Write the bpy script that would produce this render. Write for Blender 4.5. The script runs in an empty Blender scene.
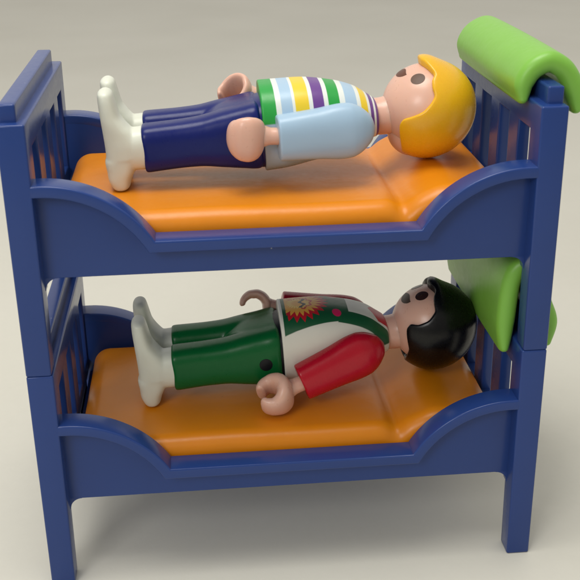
import bpy, bmesh, math
import numpy as np
from mathutils import Vector, Matrix
scene = bpy.context.scene
COL = scene.collection
PI = math.pi
L, W, H = 11.5, 6.70, 5.522          # one tier of the bed
PW, PD = 0.575, 0.545                # post width / depth
ZR, ZC, ZB = 2.98, 4.26, 2.12        # rail: low top, high top, bottom
MT = 3.35                            # mattress top above the tier's foot

# ------------------------------------------------------------------ shader maths
class NT:
    def __init__(s, mat): s.nt = mat.node_tree; s.n = s.nt.nodes
    def new(s, t): return s.n.new(t)
class X:
    """tiny expression wrapper round Math nodes"""
    nt = None
    def __init__(s, v): s.v = v
    @staticmethod
    def op(o, a, b=None, c=None, clamp=False):
        m = X.nt.nodes.new('ShaderNodeMath'); m.operation = o; m.use_clamp = clamp
        for i, q in enumerate((a, b, c)):
            if q is None: continue
            q = q.v if isinstance(q, X) else q
            if isinstance(q, (int, float)): m.inputs[i].default_value = q
            else: X.nt.links.new(q, m.inputs[i])
        return X(m.outputs[0])
    def __add__(s, o): return X.op('ADD', s, o)
    __radd__ = __add__
    def __sub__(s, o): return X.op('SUBTRACT', s, o)
    def __rsub__(s, o): return X.op('SUBTRACT', o, s)
    def __mul__(s, o): return X.op('MULTIPLY', s, o)
    __rmul__ = __mul__
    def __truediv__(s, o): return X.op('DIVIDE', s, o)
    def abs(s): return X.op('ABSOLUTE', s)
def step(a, edge, w=0.012):          # 0 below edge, 1 above
    return X.op('MULTIPLY_ADD', a - edge, 1 / w, 0.5, clamp=True)
def below(a, edge, w=0.012): return 1 - step(a, edge, w)
def AND(*q):
    r = q[0]
    for k in q[1:]: r = r * k
    return r
def OR(a, b): return X.op('MAXIMUM', a, b)
def mix(nt, col, new, fac):
    m = nt.nodes.new('ShaderNodeMix'); m.data_type = 'RGBA'
    nt.links.new(fac.v, m.inputs['Factor'])
    for q, k in ((col, 6), (new, 7)):
        if isinstance(q, tuple): m.inputs[k].default_value = (*q, 1)
        else: nt.links.new(q, m.inputs[k])
    return m.outputs[2]

def plastic(name, color, rough=0.35, sss=0.0, sss_r=(1, .5, .3), bump=0.0015, var=0.04, spec=0.5, paint=None, bscale=9, coat=0.0, scuff=0.08, dust=None):
    m = bpy.data.materials.new(name); m.use_nodes = True
    nt = m.node_tree; N = nt.nodes; Lk = nt.links; X.nt = nt
    b = N['Principled BSDF']
    tc = N.new('ShaderNodeTexCoord')
    # faint colour unevenness of moulded plastic, and its handling marks
    n1 = N.new('ShaderNodeTexNoise'); n1.inputs['Scale'].default_value = 1.3; n1.inputs['Detail'].default_value = 3
    Lk.new(tc.outputs['Object'], n1.inputs['Vector'])
    base = color
    if paint:
        sp = N.new('ShaderNodeSeparateXYZ'); Lk.new(tc.outputs['Object'], sp.inputs[0])
        base = paint(nt, X(sp.outputs[0]), X(sp.outputs[1]), X(sp.outputs[2]))
    hs = N.new('ShaderNodeHueSaturation')
    if isinstance(base, tuple): hs.inputs['Color'].default_value = (*base, 1)
    else: Lk.new(base, hs.inputs['Color'])
    v = X.op('MULTIPLY_ADD', X(n1.outputs[0]), 2 * var, 1 - var)
    Lk.new(v.v, hs.inputs['Value']); Lk.new(hs.outputs[0], b.inputs['Base Color'])
    n2 = N.new('ShaderNodeTexNoise'); n2.inputs['Scale'].default_value = bscale; n2.inputs['Detail'].default_value = 3; n2.inputs['Roughness'].default_value = .5
    Lk.new(tc.outputs['Object'], n2.inputs['Vector'])
    r = X.op('MULTIPLY_ADD', X(n2.outputs[0]), 2 * scuff, rough - scuff)
    Lk.new(r.v, b.inputs['Roughness'])
    n3 = N.new('ShaderNodeTexNoise'); n3.inputs['Scale'].default_value = 2.2; n3.inputs['Detail'].default_value = 2.5; n3.inputs['Roughness'].default_value = .45
    Lk.new(tc.outputs['Object'], n3.inputs['Vector'])
    bp = N.new('ShaderNodeBump'); bp.inputs['Strength'].default_value = .5; bp.inputs['Distance'].default_value = bump * 8
    Lk.new(n3.outputs[0], bp.inputs['Height']); Lk.new(bp.outputs[0], b.inputs['Normal'])
    b.inputs['Specular IOR Level'].default_value = spec
    b.inputs['Coat Weight'].default_value = coat; b.inputs['Coat Roughness'].default_value = .15
    if dust:
        vo = N.new('ShaderNodeTexVoronoi'); vo.inputs['Scale'].default_value = 2.6; Lk.new(tc.outputs['Object'], vo.inputs['Vector'])
        sc = N.new('ShaderNodeSeparateColor'); Lk.new(vo.outputs['Color'], sc.inputs[0])
        f = AND(below(X(vo.outputs['Distance']), X(sc.outputs[1]) * .035 + .012, .01), step(X(sc.outputs[0]), .72), X(sc.outputs[2]) * .7 + .1)
        Lk.new(mix(nt, hs.outputs[0], dust, f), b.inputs['Base Color'])
    if sss:
        b.inputs['Subsurface Weight'].default_value = sss
        b.inputs['Subsurface Radius'].default_value = sss_r
        b.inputs['Subsurface Scale'].default_value = .12
    return m

BLUE = (.018, .048, .200)
M = {}
M['blue'] = plastic('bed_blue_plastic', BLUE, dust=(.45, .47, .5), rough=.24, spec=.36, scuff=.05, bump=.0012, var=.05)
M['orange'] = plastic('mattress_orange_plastic', (.70, .228, .006), .33, dust=(.35, .10, .01), spec=.35, sss=.15, bump=.002, var=.05)
M['green'] = plastic('pillow_lime_plastic', (.205, .475, .060), .40, sss=.3, sss_r=(.6, 1, .3), bump=.003, var=.04)
M['skin'] = plastic('skin_plastic', (.71, .43, .33), .30, sss=.3, sss_r=(1, .5, .3), var=.03)
M['boot'] = plastic('boot_cream_plastic', (.70, .72, .62), .38, sss=.3, sss_r=(1, 1, .8), var=.03)
M['navy'] = plastic('trouser_navy_plastic', (.005, .012, .125), .30, spec=.28, bump=.002)
M['dgreen'] = plastic('trouser_green_plastic', (.002, .105, .024), .30, spec=.25, bump=.002)
M['black'] = plastic('hip_black_plastic', (.004, .005, .008), .4, spec=.3)
M['yellow'] = plastic('hair_yellow_plastic', (.78, .43, .010), .28, sss=.25, bump=.002)
M['hair_black'] = plastic('hair_black_plastic', (.003, .003, .0035), .28, spec=.3, bump=.002)
M['ltblue'] = plastic('sleeve_light_blue_plastic', (.36, .51, .66), .33, sss=.15, sss_r=(.6, .8, 1))
M['red'] = plastic('sleeve_red_plastic', (.46, .005, .020), .26, spec=.35)
M['eye'] = plastic('eye_print_worn', (.12, .070, .050), .42, spec=.25, var=.25, bscale=30)
M['eye_dark'] = plastic('eye_print_brown', (.035, .014, .010), .25)
M['mouth'] = plastic('mouth_print', (.12, .045, .025), .4, spec=.25)
M['mouth_dark'] = plastic('mouth_print_dark', (.05, .028, .015), .4, spec=.25)

def stripes(nt, s, y, z):
    col = (.36, .51, .66)
    W_ = (.74, .78, .74); G = (.015, .33, .05); B = (.38, .54, .70); Y = (.80, .58, .03); P = (.14, .05, .26)
    # stripes run straight across the chest, bowed a little at the sides
    e = s + y * y * -0.03
    front = step(z + X.op('MAXIMUM', s - 4.7, 0) * .55, 1.27, .03)
    seq = [(2.0, G), (3.46, W_), (3.58, B), (3.83, W_), (3.89, Y), (4.20, W_), (4.29, P), (4.54, W_), (4.64, G), (4.90, W_), (5.03, B), (5.30, W_), (5.39, Y), (5.55, W_), (5.61, P), (5.90, W_)]
    c = seq[0][1]
    for edge, k in seq[1:]: c = mix(nt, c, k, step(e, edge))
    c = mix(nt, col, c, front)
    # printed collar ring
    c = mix(nt, c, W_, step(s, 5.70)); c = mix(nt, c, P, step(s, 5.75)); return c
M['stripe'] = plastic('torso_striped_print', (.4, .5, .7), .36, paint=stripes)

def vest(nt, s, y, z):
    white = (.70, .68, .60); G = (.008, .085, .03)
    ay = y.abs()
    front = step(z, 1.0, .03)
    c = mix(nt, white, white, front)
    # bib: deep at the belt, closing in towards the chest, then straps up to the neck
    edge = .925 - (s - 3.2) * .165
    bib = AND(below(ay, edge), below(s, 4.86 - (ay - .39) * .85), below(s, 4.86), front)
    low = AND(below(ay, .715), step(ay, .395 + (s - 4.85) * .09), step(s - 4.86 + (ay - .39) * .85, -.03), step(z, .95, .03))
    c = mix(nt, c, G, OR(bib, low))
    # flaming sun
    dx = s - 3.66; dy = y - .02
    r = X.op('SQRT', dx * dx + dy * dy)
    a = X.op('ARCTAN2', dy, dx)
    t1 = X.op('PINGPONG', a * (24 / PI) + 20, 1.0)
    t2 = X.op('PINGPONG', a * (9 / PI) + 20.4, 1.0)
    bibm = AND(step(s, 3.33), front)
    c = mix(nt, c, (.50, .012, .02), AND(below(r, t1 * .16 + .60), bibm))
    c = mix(nt, c, (.78, .38, .05), AND(below(r, t1 * .17 + .43), bibm))
    ring = AND(below((r - (t2 * .08 + .27)).abs(), .03), step(dx + dy * .5, -.1))
    c = mix(nt, c, (.5, .03, .02), AND(ring, bibm))
    c = mix(nt, c, (.86, .66, .16), AND(below((r - (t1 * .12 + .16)).abs(), .028), bibm))
    c = mix(nt, c, (.012, .012, .012), AND(below(((dx - .10) + X.op('SINE', y * 22) * .05).abs(), .045), below(dy.abs(), .26), bibm))
    # red button
    bx = s - 4.56; by = ay - .47
    c = mix(nt, c, (.62, .015, .10), AND(below(X.op('SQRT', bx * bx + by * by * 0.8), .11), front))
    # white hem, and the red neckerchief
    c = mix(nt, c, white, below(s, 3.24)); 
    c = mix(nt, c, (.55, .012, .03), AND(below(ay, .40), step(s - ay * .5, 5.38), front))
    return c
M['vest'] = plastic('torso_vest_print', (.6, .6, .6), .36, paint=vest)

def table_mat():
    m = bpy.data.materials.new('table_paper'); m.use_nodes = True
    nt = m.node_tree; N = nt.nodes; Lk = nt.links; b = N['Principled BSDF']
    tc = N.new('ShaderNodeTexCoord')
    n = N.new('ShaderNodeTexNoise'); n.inputs['Scale'].default_value = .09; n.inputs['Detail'].default_value = 4
    n2 = N.new('ShaderNodeTexNoise'); n2.inputs['Scale'].default_value = 2.5; n2.inputs['Detail'].default_value = 8; n2.inputs['Roughness'].default_value = .7
    for q in (n, n2): Lk.new(tc.outputs['Object'], q.inputs['Vector'])
    cr = N.new('ShaderNodeValToRGB'); cr.color_ramp.elements[0].position = .3; cr.color_ramp.elements[1].position = .7
    cr.color_ramp.elements[0].color = (.605, .59, .52, 1); cr.color_ramp.elements[1].color = (.645, .63, .56, 1)
    Lk.new(n.outputs[0], cr.inputs[0])
    hs = N.new('ShaderNodeHueSaturation'); Lk.new(cr.outputs[0], hs.inputs['Color'])
    X.nt = nt; Lk.new(X.op('MULTIPLY_ADD', X(n2.outputs[0]), .06, .97).v, hs.inputs['Value'])
    Lk.new(hs.outputs[0], b.inputs['Base Color'])
    b.inputs['Roughness'].default_value = .6; b.inputs['Specular IOR Level'].default_value = .3
    bp = N.new('ShaderNodeBump'); bp.inputs['Strength'].default_value = .25; bp.inputs['Distance'].default_value = .03
    Lk.new(n2.outputs[0], bp.inputs['Height']); Lk.new(bp.outputs[0], b.inputs['Normal'])
    return m
M['table'] = table_mat()

# ------------------------------------------------------------------ objects
def link(name, me, mat, parent=None):
    o = bpy.data.objects.new(name, me); COL.objects.link(o)
    if mat and not me.materials: me.materials.append(mat)
    if parent: o.parent = parent
    return o
def tag(o, label=None, cat=None, group=None, kind=None):
    for k, v in (('label', label), ('category', cat), ('group', group), ('kind', kind)):
        if v: o[k] = v
    return o
def empty(name, loc, yaw=0):
    o = bpy.data.objects.new(name, None); COL.objects.link(o); o.location = loc; o.rotation_euler = (0, 0, yaw)
    o.empty_display_size = .3; return o
def smooth(me, ang=40):
    for p in me.polygons: p.use_smooth = True
    me.set_sharp_from_angle(angle=math.radians(ang))
    return me
def mesh_from(name, verts, faces, ang=40):
    me = bpy.data.meshes.new(name); me.from_pydata([tuple(v) for v in verts], [], faces)
    bm = bmesh.new(); bm.from_mesh(me)
    bmesh.ops.remove_doubles(bm, verts=bm.verts, dist=1e-5)
    bmesh.ops.recalc_face_normals(bm, faces=bm.faces); bm.to_mesh(me); bm.free()
    return smooth(me, ang)
def join_meshes(name, parts, ang=40):
    vs, fs = [], []
    for me in parts:
        k = len(vs); vs += [tuple(v.co) for v in me.vertices]; fs += [tuple(i + k for i in p.vertices) for p in me.polygons]
    me = bpy.data.meshes.new(name); me.from_pydata(vs, [], fs); return smooth(me, ang)

def catmull(keys, P, n):
    """monotone cubic through rows of P at parameter keys"""
    keys = np.array(keys, float); P = np.array(P, float)
    h = np.diff(keys)[:, None]; d = np.diff(P, axis=0) / h
    m = np.zeros_like(P); m[0] = d[0]; m[-1] = d[-1]
    for i in range(1, len(P) - 1):
        m[i] = np.where(d[i - 1] * d[i] > 0, 2 * d[i - 1] * d[i] / (d[i - 1] + d[i] + 1e-12), 0)
    t = np.linspace(keys[0], keys[-1], n); out = []
    for x in t:
        i = min(max(np.searchsorted(keys, x) - 1, 0), len(keys) - 2); q = (x - keys[i]) / h[i, 0]
        out.append((2*q**3-3*q**2+1)*P[i] + (q**3-2*q**2+q)*h[i, 0]*m[i] + (-2*q**3+3*q**2)*P[i+1] + (q**3-q**2)*h[i, 0]*m[i+1])
    return t, np.array(out)

def loft(name, rings_in, cap=(.1, .1), seg=40, steps=24, p=2.6, ang=50):
    """rings_in: (t, centre(3), U(3), V(3), hu, hv[, p]); U,V unit axes of the section"""
    rows = [np.concatenate([c, U, V, [hu, hv, (r[0] if r else p)]]) for (t, c, U, V, hu, hv, *r) in rings_in]
    keys = [r[0] for r in rings_in]
    _, D = catmull(keys, rows, steps)
    rings = [(d[0:3], d[3:6] / np.linalg.norm(d[3:6]), d[6:9] / np.linalg.norm(d[6:9]), d[9], d[10], d[11]) for d in D]
    # rounded caps: step back inside the last bit of the loft
    def capped(rg, r):
        r = min(r, rg[0][3] * .98, rg[0][4] * .98)
        dist = [0.0]
        for a_, b_ in zip(rg, rg[1:]): dist.append(dist[-1] + float(np.linalg.norm(b_[0] - a_[0])))
        rest = [q for q, d in zip(rg, dist) if d > r * 1.05]
        def at(dv):
            for i in range(len(rg) - 1):
                if dist[i] <= dv <= dist[i + 1] or i == len(rg) - 2:
                    f = (dv - dist[i]) / (dist[i + 1] - dist[i] + 1e-9); f = min(max(f, 0), 1)
                    return tuple(a * (1 - f) + b * f for a, b in zip(rg[i], rg[i + 1]))
        res = []
        for k in range(8):
            th = PI / 2 * k / 7                      # 0 at the very end
            q = at(r * (1 - math.cos(th))); sh = r * (1 - math.sin(th))
            res.append((q[0], q[1], q[2], q[3] - sh, q[4] - sh, q[5]))
        return res + rest
    if cap[0]: rings = capped(rings, cap[0])
    if cap[1]: rings = capped(rings[::-1], cap[1])[::-1]
    vs = []; fs = []
    for (c, U, V, hu, hv, pp) in rings:
        for k in range(seg):
            a = 2 * PI * k / seg; ca, sa = math.cos(a), math.sin(a)
            x = math.copysign(abs(ca) ** (2 / pp), ca) * hu; y = math.copysign(abs(sa) ** (2 / pp), sa) * hv
            vs.append(c + U * x + V * y)
    n = len(rings)
    for i in range(n - 1):
        for k in range(seg):
            a = i * seg + k; b = i * seg + (k + 1) % seg; fs.append((a, b, b + seg, a + seg))
    for i, e in ((0, rings[0]), (n - 1, rings[-1])):
        ci = len(vs); vs.append(e[0])
        for k in range(seg): fs.append((ci, i * seg + k, i * seg + (k + 1) % seg))
    return mesh_from(name, vs, fs, ang)
A = lambda *a: np.array(a, float)
EX, EY, EZ = A(1, 0, 0), A(0, 1, 0), A(0, 0, 1)
def body_loft(name, secs, **k):      # sections across s: (s, yc, zc, hy, hz[, p])
    return loft(name, [(s, A(s, y, z), EY, EZ, hy, hz, *r) for (s, y, z, hy, hz, *r) in secs], **k)

# ------------------------------------------------------------------ bed
def box_bm(bm, x0, x1, y0, y1, z0, z1):
    r = bmesh.ops.create_cube(bm, size=1)
    for v in r['verts']:
        v.co = Vector((x0 + (v.co.x + .5) * (x1 - x0), y0 + (v.co.y + .5) * (y1 - y0), z0 + (v.co.z + .5) * (z1 - z0)))
def box_obj(*b):
    bm = bmesh.new(); box_bm(bm, *b); me = bpy.data.meshes.new('t'); bm.to_mesh(me); bm.free()
    o = bpy.data.objects.new('t', me); COL.objects.link(o); return o
def evaluated(o, name):
    dg = bpy.context.evaluated_depsgraph_get(); me = bpy.data.meshes.new_from_object(o.evaluated_get(dg)); me.name = name; return me
SLOTS = [(.69 + 1.506 * k, 1.49 + 1.506 * k) for k in range(4)]
ZP0 = 2.55                            # bottom of the slatted end board
def end_frame():
    """Left end frame (inner face towards +X) as one bevelled mesh, then cut into board and two posts."""
    base = box_obj(0, PW, 0, PD, 0, H)
    adds = [box_obj(0, PW, W - PD, W, 0, H), box_obj(0, PW, PD - .1, W - PD + .1, 4.98, H), box_obj(.30, PW, PD - .1, W - PD + .1, ZP0, 5.1),
            box_obj(.05, .39, .24, W - .38, H - .1, H + .36)]
    cuts = [box_obj(-.2, 1, a, b, 2.95, 4.905) for a, b in SLOTS]
    for o in adds:
        m = base.modifiers.new('b', 'BOOLEAN'); m.operation = 'UNION'; m.solver = 'EXACT'; m.object = o
    for o in cuts:
        m = base.modifiers.new('b', 'BOOLEAN'); m.operation = 'DIFFERENCE'; m.solver = 'EXACT'; m.object = o
    me = evaluated(base, 'end')
    for o in adds + cuts + [base]: bpy.data.objects.remove(o)
    bm = bmesh.new(); bm.from_mesh(me)
    bmesh.ops.remove_doubles(bm, verts=bm.verts, dist=1e-4)
    bmesh.ops.dissolve_limit(bm, angle_limit=.01, verts=bm.verts, edges=bm.edges)
    # drop the first two slots' shared walls is not needed: bevel every hard edge
    ed = [e for e in bm.edges if len(e.link_faces) == 2 and e.calc_face_angle() > .5]
    cv = [e for e in ed if e.is_convex]
    bmesh.ops.bevel(bm, geom=cv, offset=.075, segments=4, profile=.5, affect='EDGES', clamp_overlap=True)
    bmesh.ops.triangulate(bm, faces=[f for f in bm.faces if len(f.verts) > 4])
    # posts narrow a little towards the foot
    for v in bm.verts:
        if v.co.z < ZP0 and v.co.x > .3: v.co.x -= .03 * (1 - v.co.z / ZP0)
    out = {}
    for nm, lo, hi in (('post_front', -1, PD), ('board', PD, W - PD), ('post_back', W - PD, 99)):
        b2 = bm.copy()
        if lo > 0: bmesh.ops.bisect_plane(b2, geom=b2.verts[:] + b2.edges[:] + b2.faces[:], plane_co=(0, lo, 0), plane_no=(0, -1, 0), clear_outer=True)
        if hi < 90: bmesh.ops.bisect_plane(b2, geom=b2.verts[:] + b2.edges[:] + b2.faces[:], plane_co=(0, hi, 0), plane_no=(0, 1, 0), clear_outer=True)
        m2 = bpy.data.meshes.new(nm); b2.to_mesh(m2); b2.free(); out[nm] = smooth(m2, 35)
    bm.free(); return out
def mirror_mesh(me, name):
    m = me.copy(); m.name = name
    bm = bmesh.new(); bm.from_mesh(m)
    for v in bm.verts: v.co.x = L - v.co.x
    bmesh.ops.reverse_faces(bm, faces=bm.faces); bm.to_mesh(m); bm.free(); return smooth(m, 35)

def curve_plate(name, pts, depth, bevel, holes=()):
    cu = bpy.data.curves.new('c', 'CURVE'); cu.dimensions = '2D'; cu.fill_mode = 'BOTH'
    cu.extrude = depth / 2 - bevel; cu.bevel_depth = bevel; cu.bevel_resolution = 3; cu.offset = -bevel
    for P_ in (pts, *holes):
        sp = cu.splines.new('POLY'); sp.points.add(len(P_) - 1); sp.use_cyclic_u = True
        for q, (x, y) in zip(sp.points, P_): q.co = (x, y, 0, 1)
    o = bpy.data.objects.new('c', cu); COL.objects.link(o)
    me = evaluated(o, name); bpy.data.objects.remove(o)
    bm = bmesh.new(); bm.from_mesh(me); bmesh.ops.remove_doubles(bm, verts=bm.verts, dist=1e-5)
    bmesh.ops.recalc_face_normals(bm, faces=bm.faces); bm.to_mesh(me); bm.free()
    return me
def rail_top(off=0.0, x_in=0.0):
    """upper outline of the side rail from left to right, offset inwards by off"""
    dx = 2.96 - PW - .12; dz = ZC - ZR; R = (dx * dx + dz * dz) / (2 * dz); a1 = math.asin(dx / R); r = R - off
    cx, cz = PW + .12, ZC - R
    # angle where the offset arc meets the offset straight
    a2 = math.acos((ZR - off - cz) / r)
    left = [(PW - .2, ZC - off)] + [(cx + r * math.sin(a), cz + r * math.cos(a)) for a in np.linspace(0, a2, 26)]
    # soften the inner corner
    right = [(L - x, z) for x, z in left[::-1]]
    return left + right
def side_rail():
    out = rail_top(.07) + [(L - PW + .1, ZB), (PW - .1, ZB)]
    # fillets where the board meets the posts
    plate = curve_plate('plate', out, .24, .02)
    top = rail_top(0); bot = rail_top(.255)[::-1]
    rim = curve_plate('rim', top + bot, .62, .045)
    fil = []
    for sx in (0, 1):
        r = .28; cx, cz = PW + r, ZB - r
        pts = [(PW - .1, ZB + .05), (PW - .1, ZB - r), (PW - .01, ZB - r)] + [(cx - r * math.cos(a), cz + r * math.sin(a)) for a in np.linspace(0, PI / 2, 8)] + [(PW + r, ZB + .05)]
        if sx: pts = [(L - x, z) for x, z in pts[::-1]]
        fil.append(curve_plate('f', pts, .235, .004))
    def place(me, yc):
        vs = me.copy()
        for v in vs.vertices: v.co = Vector((v.co.x, yc - v.co.z, v.co.y))
        return vs
    return join_meshes('side_rail', [place(plate, .50), place(rim, .312)] + [place(f, .50) for f in fil], 35)
def mirror_y(me, name):
    m = me.copy(); m.name = name; bm = bmesh.new(); bm.from_mesh(m)
    for v in bm.verts: v.co.y = W - v.co.y
    bmesh.ops.reverse_faces(bm, faces=bm.faces); bm.to_mesh(m); bm.free(); return smooth(m, 35)

EF = end_frame(); RAIL = side_rail()
def slab():
    bm = bmesh.new(); box_bm(bm, .6, L - .6, .45, W - .45, 2.2, 2.5)
    me = bpy.data.meshes.new('bed_base'); bm.to_mesh(me); bm.free(); return me
def make_bed(z, label):
    t = empty('bunk_bed', (0, 0, z)); tag(t, label, 'bunk bed', 'stacked blue toy bunk beds')
    link('footboard', EF['board'], M['blue'], t); link('headboard', HB, M['blue'], t)
    for me in (EF['post_front'], EF['post_back'], PFR, PBR): link('post', me, M['blue'], t)
    link('side_rail', RAIL, M['blue'], t); link('side_rail', RAILB, M['blue'], t)
    link('bed_base', SLAB, M['blue'], t); return t
HB = mirror_mesh(EF['board'], 'headboard'); PFR = mirror_mesh(EF['post_front'], 'post'); PBR = mirror_mesh(EF['post_back'], 'post')
RAILB = mirror_y(RAIL, 'side_rail'); SLAB = slab()
make_bed(0, 'lower blue plastic bunk bed standing on the table with its four legs')
make_bed(H, 'upper blue plastic bunk bed stacked on top of the other bed')

# ------------------------------------------------------------------ mattress
def mattress():
    x0, x1, y0, y1 = .80, 10.80, .66, W - .66
    nx, ny = 150, 96; r = .40; zt = MT
    xs = np.linspace(0, 1, nx); ys = np.linspace(0, 1, ny)
    ease = lambda t: .5 - .5 * np.cos(PI * t) if False else t
    def sp(n):                        # denser towards the edges
        t = np.linspace(-1, 1, n); return np.sign(t) * (1 - (1 - abs(t)) ** 1.6) * .5 + .5
    xs = x0 + (x1 - x0) * sp(nx); ys = y0 + (y1 - y0) * sp(ny)
    vs = []; xc = 8.30
    # distance of a point to a rounded rectangle's edge
    def edge(x, y, cr=.45):
        qx = abs(x - (x0 + x1) / 2) - ((x1 - x0) / 2 - cr); qy = abs(y - (y0 + y1) / 2) - ((y1 - y0) / 2 - cr)
        return -(math.hypot(max(qx, 0), max(qy, 0)) + min(max(qx, qy), 0) - cr)
    for j, y in enumerate(ys):
        for i, x in enumerate(xs):
            d = edge(x, y); X_, Y_ = x, y
            if d < 0:                 # pull square corners in to the rounded outline
                cx = min(max(x, x0 + .45), x1 - .45); cy = min(max(y, y0 + .45), y1 - .45)
                v = Vector((x - cx, y - cy)); v.normalize(); X_, Y_ = cx + v.x * .45, cy + v.y * .45; d = 0
            rr = r; z = zt
            u = X_ - xc
            pil = (1 / (1 + math.exp(-(u - .42) / .17))) * (.13 + .19 * math.exp(-((u - 1.0) / .75) ** 2)) # pillow swell
            fy = min(Y_ - y0, y1 - Y_)
            dip = -(.12 + .06 * math.exp(-(fy / .5) ** 2)) * math.exp(-(u / (.17 + .05 * math.exp(-(fy / .5) ** 2))) ** 2)
            z += pil + dip
            z += .010 * math.sin(X_ * 1.7 + .4) * math.sin(Y_ * 1.1)
            if d < rr: z -= rr - math.sqrt(max(0, rr * rr - (rr - d) ** 2))
            vs.append((X_, Y_, z))
    fs = [(j * nx + i, j * nx + i + 1, (j + 1) * nx + i + 1, (j + 1) * nx + i) for j in range(ny - 1) for i in range(nx - 1)]
    rim = [i for i in range(nx)] + [j * nx + nx - 1 for j in range(1, ny)] + [(ny - 1) * nx + i for i in range(nx - 2, -1, -1)] + [j * nx for j in range(ny - 2, 0, -1)]
    k = len(vs)
    for q in rim: vs.append((vs[q][0], vs[q][1], 2.52))
    n = len(rim)
    for a in range(n): b = (a + 1) % n; fs.append((rim[a], k + a, k + b, rim[b]))
    fs.append(tuple(range(k, k + n)))
    me = bpy.data.meshes.new('mattress'); me.from_pydata(vs, [], fs)
    bm = bmesh.new(); bm.from_mesh(me); bmesh.ops.remove_doubles(bm, verts=bm.verts, dist=1e-4); bmesh.ops.recalc_face_normals(bm, faces=bm.faces); bm.to_mesh(me); bm.free()
    return smooth(me, 60)
MAT = mattress()
o = link('mattress', MAT, M['orange']); o.location = (0, 0, 0)
tag(o, 'orange mattress in the lower bunk under the black-haired figure', 'mattress', 'orange mattresses in the bunks')
o = link('mattress', MAT, M['orange']); o.location = (0, 0, H)
tag(o, 'orange mattress in the upper bunk under the yellow-haired figure', 'mattress', 'orange mattresses in the bunks')

# ------------------------------------------------------------------ pillows hung over the headboards
def arch(name, path, th, y0, y1, rnd=.24, sag=0.0):
    """thick folded pad: path = centre line in XZ, th = half thickness, run along Y with soft ends"""
    P_ = [A(*q) for q in path]; n = 60
    d = np.cumsum([0] + [np.linalg.norm(b - a) for a, b in zip(P_, P_[1:])])
    _, C = catmull(d, P_, n)
    T = np.gradient(C, axis=0); T /= np.linalg.norm(T, axis=1)[:, None]; Nn = np.stack([-T[:, 1], T[:, 0]], 1)
    # closed outline: outer side, round end, inner side, round end
    taper = [1 - .42 * (max(0, 1 - min(k, n - 1 - k) / 12)) ** 2 for k in range(n)]
    def outline(t):
        out = []; t0 = t * taper[0]
        for c, nn, q in zip(C, Nn, taper): out.append(c + nn * t * q)
        for a in np.linspace(0, PI, 12)[1:-1]: out.append(C[-1] + Nn[-1] * t0 * math.cos(a) + T[-1] * t0 * math.sin(a))
        for c, nn, q in list(zip(C, Nn, taper))[::-1]: out.append(c - nn * t * q)
        for a in np.linspace(0, PI, 12)[1:-1]: out.append(C[0] - Nn[0] * t0 * math.cos(a) - T[0] * t0 * math.sin(a))
        return out
    vs = []; rings = []
    ys = []
    for k in range(9):
        a = PI / 2 * k / 8; ys.append((y0 + rnd * (1 - math.sin(a)), th - rnd * (1 - math.cos(a)) if False else None))
    prof = [(y0 + rnd * (1 - math.cos(a)), th - rnd * (1 - math.sin(a))) for a in np.linspace(0, PI / 2, 9)]
    prof += [(y, th + .02 * math.sin((y - y0) / (y1 - y0) * PI)) for y in np.linspace(y0 + rnd, y1 - rnd, 14)[1:-1]]
    prof += [(y1 - rnd * (1 - math.cos(a)), th - rnd * (1 - math.sin(a))) for a in np.linspace(PI / 2, 0, 9)]
    m = None; fs = []
    for y, t in prof:
        o_ = outline(max(t, .02)); m = len(o_)
        for q in o_: vs.append((q[0], y, q[1] - sag * math.sin((y - y0) / (y1 - y0) * PI)))
    for i in range(len(prof) - 1):
        for k in range(m):
            a = i * m + k; b = i * m + (k + 1) % m; fs.append((a, b, b + m, a + m))
    for i in (0, len(prof) - 1):
        fs += [tuple(i * m + k for k in range(m))]
    me = bpy.data.meshes.new(name); me.from_pydata(vs, [], fs)
    bm = bmesh.new(); bm.from_mesh(me)
    bmesh.ops.recalc_face_normals(bm, faces=bm.faces)
    bmesh.ops.triangulate(bm, faces=[f for f in bm.faces if len(f.verts) > 4]); bm.to_mesh(me); bm.free()
    return smooth(me, 60)
up = arch('pillow', [(10.80, 2*H-.02), (10.80, 2*H+.20), (10.90, 2*H+.46), (11.08, 2*H+.63), (11.33, 2*H+.72), (11.60, 2*H+.60), (11.80, 2*H+.36), (11.92, 2*H+.08), (11.98, 2*H-.27)], .225, .80, 6.15, .2)
o = link('pillow', up, M['green']); tag(o, 'lime green folded pillow draped over the top of the upper headboard', 'pillow', 'lime green pillows on the headboards')
lo = arch('pillow', [(10.73, H-.24), (10.73, H+.2), (10.75, H+.8), (10.79, H+1.3), (10.95, H+1.68), (11.22, H+1.80), (11.42, H+1.45), (11.55, H+.85), (11.76, H+.25), (11.72, H-.14)], .225, .60, 5.9, .21)
o = link('pillow', lo, M['green']); tag(o, 'lime green pillow hanging over the lower headboard between the upper bunk legs', 'pillow', 'lime green pillows on the headboards')

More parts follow.
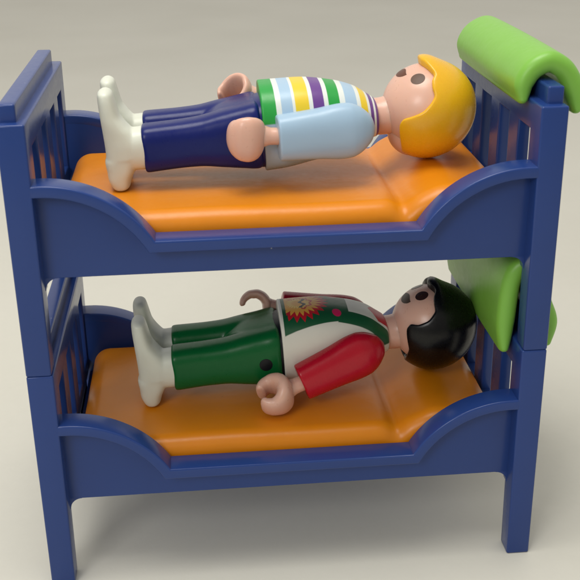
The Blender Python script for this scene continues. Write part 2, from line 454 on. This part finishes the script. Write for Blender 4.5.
# ------------------------------------------------------------------ figures
def hand_mesh(center, axis, opening, R=.34, th=.085, width=.36, wrist=None, arc=285):
    """C-shaped toy hand: axis = axis of the C, opening = direction of the gap; wrist = (point) where it joins the sleeve"""
    c = A(*center); ax = A(*axis); ax /= np.linalg.norm(ax)
    op = A(*opening); op -= ax * np.dot(op, ax); op /= np.linalg.norm(op); sd = np.cross(ax, op)
    half = math.radians(arc / 2); rings = []
    n = 13
    for k in range(n):
        f = k / (n - 1); a = PI + (f - .5) * 2 * half
        d = op * math.cos(a) + sd * math.sin(a)
        w = width * (.60 + .40 * max(0, math.cos((f - .5) * 2 * half)) ** .8); t = th * (.78 + .55 * math.sin(PI * f))
        rings.append((f, c + d * R, d, ax, t, w, 2.35))
    C_ = loft('hand', rings, cap=(.075, .075), seg=28, steps=60)
    parts = [C_]
    if wrist is not None:
        w = A(*wrist); d = w - c; ln = np.linalg.norm(d); d /= ln
        u = np.cross(d, ax); u /= np.linalg.norm(u); v = np.cross(u, d)
        parts.append(loft('wrist', [(0, c + d * (R - .03), u, v, .27, .30, 2.3), (.3, c + d * (R + (ln - R) * .35), u, v, .205, .22, 2.2), (.6, c + d * (R + (ln - R) * .6), u, v, .19, .19, 2), (1, w, u, v, .19, .19, 2)], cap=(.02, .02), seg=28, steps=16))
    return join_meshes('hand', parts, 50)
def sleeve_mesh(sh, end, up, r_sh=(.42, .60), r_end=(.40, .47)):
    sh, end = A(*sh), A(*end); d = end - sh; ln = np.linalg.norm(d); d /= ln
    v = A(*up); v = v - d * np.dot(v, d); v /= np.linalg.norm(v); u = np.cross(v, d)
    b = sh - d * .58
    rs = []
    for t, k in ((0, .06), (.03, .40), (.08, .62), (.17, .87), (.26, .985), (.34, 1.0)):
        rs.append((t * ln, b + d * t * (ln + .58), u, v, r_sh[0] * k, r_sh[1] * k, 2.3))
    rs.append((.6 * ln, b + d * .6 * (ln + .58), u, v, (r_sh[0] * .5 + r_end[0] * .5), (r_sh[1] * .5 + r_end[1] * .5), 2.5))
    rs.append((ln, end, u, v, *r_end, 2.7))
    me = loft('sleeve', rs, cap=(0, .05), seg=40, steps=60, ang=55)
    return me

def cap_patch(C, R, dir_, shape, up=(1, 0, 0), lift=.006):
    """printed mark on the face: a thin patch hugging a sphere; shape = outline points (a,b) as angles"""
    d = A(*dir_); d /= np.linalg.norm(d); u = A(*up); u -= d * np.dot(u, d); u /= np.linalg.norm(u); w = np.cross(d, u)
    n = len(shape); vs = []; fs = []
    K = 5
    for lvl, rr in ((1, R + lift), (0, R - .02)):
        for k in range(K, 0, -1):
            for (a, b) in shape:
                q = d + (u * a + w * b) * (k / K); q /= np.linalg.norm(q); vs.append(C + q * rr)
        vs.append(C + d * rr)
    N_ = K * n + 1
    for base in (0, N_):
        for k in range(K - 1):
            for i in range(n): j = (i + 1) % n; fs.append((base + k * n + i, base + k * n + j, base + (k + 1) * n + j, base + (k + 1) * n + i))
        for i in range(n): fs.append((base + (K - 1) * n + i, base + (K - 1) * n + (i + 1) % n, base + K * n))
    for i in range(n): j = (i + 1) % n; fs.append((i, j, N_ + j, N_ + i))
    return mesh_from('patch', vs, fs, 50)

def hair_mesh(C, R, pole, edge_dirs, thick=.12, stretch=.07, bump=None):
    """shell over the skull bounded by the hairline given as directions (one side; mirrored)"""
    a = A(*pole); a /= np.linalg.norm(a); u = A(0, 0, 1) - a * a[2]; u /= np.linalg.norm(u); w = np.cross(a, u)
    pts = []
    for d in edge_dirs:
        for sy in (1, -1):
            q = A(d[0], d[1] * sy, d[2]); q /= np.linalg.norm(q)
            pts.append((math.atan2(np.dot(q, w), np.dot(q, u)), math.acos(np.clip(np.dot(q, a), -1, 1))))
            if abs(d[1]) < 1e-6: break
    pts.sort(); az = np.array([p_[0] for p_ in pts]); th = np.array([p_[1] for p_ in pts])
    az = np.concatenate([az - 2 * PI, az, az + 2 * PI]); th = np.tile(th, 3)
    n = 160; K = 34
    G = np.linspace(-PI, PI, n, endpoint=False); T = np.interp(G, az, th)
    for _ in range(2): T = (np.roll(T, 1) + 2 * T + np.roll(T, -1)) / 4
    vs = []; rows = []
    def P_(g, t, r):
        q = a * math.cos(t) + (u * math.cos(g) + w * math.sin(g)) * math.sin(t)
        rr = r + stretch * max(0, q[0]) ** 2 + .09 * max(0, -q[2]) ** 2
        if bump: rr += bump(q) * (1 if r > R - thick * .6 else 0)
        return C + q * rr
    for k in range(K): rows.append([P_(g, t * (k / K) * .985 + .0001, R) for g, t in zip(G, T)])
    m = 7
    for k in range(m + 1):            # rounded rim
        f = PI * k / m
        rows.append([P_(g, t * .985 + math.sin(f) * thick * .42 / R, R - thick / 2 + math.cos(f) * thick / 2) for g, t in zip(G, T)])
    for k in (.8, .5, .2): rows.append([P_(g, t * k, R - thick) for g, t in zip(G, T)])
    for r_ in rows: vs += r_
    fs = [(i * n + k, i * n + (k + 1) % n, (i + 1) * n + (k + 1) % n, (i + 1) * n + k) for i in range(len(rows) - 1) for k in range(n)]
    return mesh_from('hair', vs, fs, 60)

def boot_mesh(y):
    secs = [  # z, s_min, s_max, half width
        (.02, -.31, .05, .36), (.20, -.39, .11, .40), (.45, -.41, .24, .42), (.71, -.42, .38, .43), (.745, -.39, .42, .44), (1.0, -.38, .44, .44),
        (1.29, -.385, .31, .43), (1.5, -.39, .15, .43), (1.7, -.395, .04, .42), (2.0, -.40, -.02, .40), (2.2, -.39, -.06, .36), (2.29, -.36, -.10, .28)]
    b = loft('b', [(z, A((a + c) / 2, y, z), EX, EY, (c - a) / 2, w, 2.5) for z, a, c, w in secs], cap=(.07, .10), seg=40, steps=60, ang=60)
    k = body_loft('k', [(-.10, y, .90, .38, .42, 2.5), (.2, y, .90, .42, .47, 2.5), (.6, y, .90, .43, .48, 2.6)], cap=(.05, 0), steps=14, ang=60)
    me = join_meshes('boot', [b, k], 60)
    o = bpy.data.objects.new('t', me); COL.objects.link(o)
    m = o.modifiers.new('r', 'REMESH'); m.mode = 'VOXEL'; m.voxel_size = .024
    m = o.modifiers.new('s', 'SMOOTH'); m.factor = .5; m.iterations = 9
    out = evaluated(o, 'boot'); bpy.data.objects.remove(o); return smooth(out, 80)
def leg_mesh(sy):
    S = [(.46, .5, .885, .445, .535, 3.4), (1.15, .5, .91, .435, .53, 3.2), (1.7, .5, .925, .45, .55, 3.0), (2.2, .5, .935, .47, .63, 3.0), (2.7, .5, .94, .49, .71, 3.0), (2.95, .5, .945, .50, .745, 3.2), (3.12, .5, .95, .49, .75, 3.2)]
    S = [(q[0], sy * q[1], q[2] + (.07 * max(0, 1 - q[0] / 2.6) if sy > 0 else 0), *q[3:]) for q in S]
    leg = body_loft('leg', S, cap=(.05, .1), steps=50, seg=44, ang=55)
    return leg
def peg_mesh(sy):
    return loft('hip_pin', [(0, A(2.72, sy * .9, .93), EX, EZ, .16, .16, 2), (1, A(2.72, sy * 1.0, .93), EX, EZ, .16, .16, 2)], cap=(0, .01), seg=24, steps=4)
def torso_mesh():
    S = [(3.16, 0, 1.03, 1.0, .995, 2.8), (3.6, 0, 1.04, .99, .98, 2.8), (4.3, 0, 1.08, .94, .915, 2.7), (4.9, 0, 1.08, .86, .80, 2.6), (5.35, 0, 1.06, .77, .66, 2.5), (5.65, 0, 1.02, .66, .50, 2.3), (5.82, 0, .98, .56, .42, 2.2)]
    return body_loft('torso', S, cap=(.04, .06), steps=60, seg=64, ang=50)

BOOT = boot_mesh(0)
def trousers_mesh():
    hips = body_loft('hips', [(1.70, 0, .86, .80, .38, 3), (2.0, 0, .90, .93, .54, 3), (2.3, 0, .935, .955, .645, 3), (2.7, 0, .942, .985, .715, 3.2), (2.95, 0, .948, .995, .75, 3.4), (3.115, 0, .952, .985, .755, 3.4)], cap=(.2, .08), steps=40, seg=64)
    me = join_meshes('trousers', [leg_mesh(-1), leg_mesh(1), hips])
    o = bpy.data.objects.new('t', me); COL.objects.link(o)
    m = o.modifiers.new('r', 'REMESH'); m.mode = 'VOXEL'; m.voxel_size = .026
    m = o.modifiers.new('s', 'SMOOTH'); m.factor = .5; m.iterations = 30
    out = evaluated(o, 'trousers'); bpy.data.objects.remove(o); return smooth(out, 80)
TROUSERS = trousers_mesh()
def figure(name, loc, yaw, label, spec):
    t = empty(name, loc, 0); t.rotation_euler = (0, -.06, 0); tag(t, label, 'toy figure', None)
    torso = link('torso', torso_mesh(), spec['torso'], t)
    belt = body_loft('waist', [(2.85, 0, .91, .93, .76, 3), (3.2, 0, .93, .93, .80, 3.0)], cap=(.03, 0), steps=8)
    link('waist', belt, spec['waist'], t)
    tm = TROUSERS.copy(); tm.materials.clear(); tr = link('trousers', tm, spec['leg'], t)
    for sy in (-1, 1):
        bt = link('boot', BOOT, M['boot'], t); bt.location = (0, sy * .5, .06 if sy > 0 else 0)
        link('hip_pin', peg_mesh(sy), spec['waist'], tr)
    C = A(*spec['head']); R = 1.0
    bm = bmesh.new(); bmesh.ops.create_uvsphere(bm, u_segments=64, v_segments=40, radius=R)
    for v in bm.verts:
        v.co.x *= 1.0; v.co += Vector(C)
    hm = bpy.data.meshes.new('h'); bm.to_mesh(hm); bm.free()
    neck = body_loft('n', [(5.6, 0, .98, .42, .42, 2), (5.95, 0, .98, .43, .43, 2), (6.1, 0, 1.0, .45, .45, 2), (6.5, 0, C[2], .56, .56, 2)], cap=(0, 0), steps=14, seg=40)
    pcs = [hm, neck]
    if spec.get('nape'):
        bm = bmesh.new(); bmesh.ops.create_uvsphere(bm, u_segments=40, v_segments=24, radius=.60)
        for v in bm.verts: v.co += Vector(C) + Vector((-.30, 0, -.52))
        nm = bpy.data.meshes.new('n'); bm.to_mesh(nm); bm.free(); pcs.append(nm)
    hd = link('head', join_meshes('head', pcs, 60), M['skin'], t)
    h = link('hair', hair_mesh(C, spec['hair_r'], spec['pole'], spec['hairline'], spec['thick'], spec['stretch'], spec.get('bump')), spec['hair'], hd)
    circ = lambda r1, r2: [(r1 * math.cos(a), r2 * math.sin(a)) for a in np.linspace(0, 2 * PI, 40, endpoint=False)]
    for sy in (-1, 1):
        link('eye', cap_patch(C, R, (spec['eye_d'][0], spec['eye_d'][1] * sy, spec['eye_d'][2]), circ(.165, .15)), spec['eye'], hd)
    # smile: straight edge towards the eyes, round edge towards the chin
    sm = [(.0 + .03 * math.cos(x * PI), .30 * x) for x in np.linspace(-1, 1, 24)] + [(-.21 * math.sqrt(max(0, 1 - x * x)) - .02, .30 * x) for x in np.linspace(1, -1, 30)[1:-1]]
    link('mouth', cap_patch(C, R, spec['mouth_d'], sm), spec['mouth'], hd)
    for a_ in spec['arms']:
        arm = link('arm', sleeve_mesh(a_['sh'], a_['end'], a_.get('up', (0, 0, 1)), a_.get('rs', (.36, .58)), a_.get('re', (.34, .45))), spec['sleeve'], t)
        link('hand', hand_mesh(a_['hand'], a_['axis'], a_['open'], wrist=a_['wrist'], **a_.get('hk', {})), M['skin'], arm)
    return t
YAW = math.atan(.15)
blond_line = [(-.10, 0, .99), (-.09, .16, .98), (-.02, -.33, .94), (.06, -.50, .86), (.12, -.60, .80), (.03, -.70, .71), (.01, -.83, .56), (.06, -.90, .43), (-.05, -.96, .28), (-.22, -.97, .12), (-.42, -.90, .03), (-.62, -.78, -.04), (-.68, -.70, -.16), (-.67, -.65, -.35), (-.60, -.50, -.60), (-.54, -.30, -.77), (-.50, 0, -.86)]
def bump_blond(q): return .10 * math.exp(-((q[0] + .0) / .30) ** 2) * max(0, q[2]) ** 6
figure('toy_figure', (2.3, 3.15, 8.87), YAW, 'yellow-haired toy figure with a striped chest and navy trousers lying in the upper bunk', dict(
    torso=M['stripe'], waist=M['navy'], leg=M['navy'], hair=M['yellow'], sleeve=M['ltblue'], eye=M['eye'], mouth=M['mouth'],
    head=(6.98, 0, 1.10), hair_r=1.10, pole=(.76, 0, -.65), hairline=blond_line, thick=.12, stretch=.08, bump=bump_blond,
    nape=True, eye_d=(-.26, .56, .79), mouth_d=(-.45, 0, .89),
    arms=[dict(sh=(5.06, -1.05, .99), end=(3.45, -1.18, 1.00), rs=(.37, .62), re=(.37, .50), wrist=(3.5, -1.18, 1.04), hand=(2.75, -1.18, 1.12), axis=(.14, -.04, 1), open=(-.18, 1, 0), hk=dict(R=.285, th=.13, width=.50, arc=300)),
          dict(sh=(5.08, 1.02, 1.02), end=(3.50, 1.08, 1.36), wrist=(3.55, 1.08, 1.38), hand=(2.66, 1.12, 1.50), axis=(-.20, -.40, .90), open=(-.6, -.2, -1), hk=dict(R=.345, width=.42, arc=305, th=.085))]))
black_line = [(-.06, 0, 1), (-.02, -.16, .98), (.06, -.33, .94), (-.02, -.50, .87), (-.04, -.64, .77), (-.04, -.76, .64), (-.22, -.86, .47), (-.48, -.80, .36), (-.62, -.69, .37), (-.71, -.66, .23), (-.71, -.70, .04), (-.66, -.70, -.27), (-.68, -.45, -.58), (-.66, -.25, -.70), (-.62, 0, -.78)]
def bump_black(q): return .12 * math.exp(-((q[0] - .06) / .22) ** 2) * max(0, q[2]) ** 5
figure('toy_figure', (2.65, 3.05, 3.37), YAW, 'black-haired toy figure with a fiery sun on its green vest lying in the lower bunk', dict(
    torso=M['vest'], waist=M['black'], leg=M['dgreen'], hair=M['hair_black'], sleeve=M['red'], eye=M['eye_dark'], mouth=M['mouth_dark'],
    head=(6.98, 0, 1.10), hair_r=1.09, pole=(.76, 0, -.65), hairline=black_line, thick=.13, stretch=.05, bump=bump_black,
    eye_d=(-.28, .29, .91), mouth_d=(-.56, 0, .83),
    arms=[dict(sh=(5.06, -1.02, .98), end=(3.52, -1.26, .50), wrist=(3.58, -1.27, .50), hand=(2.80, -1.45, .34), axis=(-.1, -.54, .84), open=(-1, -.15, -.10), hk=dict(R=.31, width=.52, th=.15, arc=308)),
          dict(sh=(5.06, 1.0, 1.02), end=(3.28, 1.06, 1.45), wrist=(3.35, 1.08, 1.46), hand=(2.62, 1.15, 1.55), axis=(0, .9, -.42), open=(-1, -.1, -.6), hk=dict(R=.325, width=.34, th=.095))]))

# ------------------------------------------------------------------ table
bm = bmesh.new(); bmesh.ops.create_grid(bm, x_segments=8, y_segments=8, size=400)
me = bpy.data.meshes.new('table'); bm.to_mesh(me); bm.free()
o = link('table', me, M['table']); o.location = (0, 150, 0); tag(o, 'pale cream tabletop under the toy bunk beds', None, None, 'structure')

# ------------------------------------------------------------------ light
def area(name, loc, target, size, power, color=(1, 1, 1), sy=None):
    ld = bpy.data.lights.new(name, 'AREA'); ld.energy = power; ld.size = size; ld.color = color
    if sy: ld.shape = 'RECTANGLE'; ld.size_y = sy
    lo = bpy.data.objects.new(name, ld); COL.objects.link(lo); lo.location = loc
    lo.rotation_euler = (Vector(target) - Vector(loc)).to_track_quat('-Z', 'Y').to_euler(); return lo
area('ceiling_lamp', (-2, -4, 68), (5, 4, 0), 32, 27500, (1, .98, .925))
area('window_lamp', (-24, -46, 40), (5, 3, 5), 20, 10500, (1, .985, .96))
w = bpy.data.worlds.new('World'); scene.world = w; w.use_nodes = True
nt = w.node_tree; X.nt = nt; bg = nt.nodes['Background']
tc = nt.nodes.new('ShaderNodeTexCoord'); sp = nt.nodes.new('ShaderNodeSeparateXYZ'); nt.links.new(tc.outputs['Generated'], sp.inputs[0])
# a plain room: bright ceiling, walls a little darker, darkest on the side the photographer stands
v = X.op('MULTIPLY_ADD', X(sp.outputs[2]), .20, .47, clamp=True) + X(sp.outputs[1]) * .22
nt.links.new(v.v, bg.inputs[1]); bg.inputs[0].default_value = (1, .965, .90, 1)

# ------------------------------------------------------------------ camera
cd = bpy.data.cameras.new('camera'); cam = bpy.data.objects.new('camera', cd); COL.objects.link(cam)
cam.location = (3.9788, -20.3578, 15.9780); cam.rotation_euler = (1.168288, .013193, -.091656)
cd.sensor_width = 36; cd.lens = 1042.43 / 580 * 36; cd.clip_end = 2000; cd.clip_start = .5
cd.dof.use_dof = True; cd.dof.focus_distance = 25.2; cd.dof.aperture_fstop = .55
scene.camera = cam
scene.render.engine = 'CYCLES'
scene.view_settings.view_transform = 'Standard'; scene.view_settings.look = 'None'; scene.view_settings.gamma = 1; scene.view_settings.exposure = 0
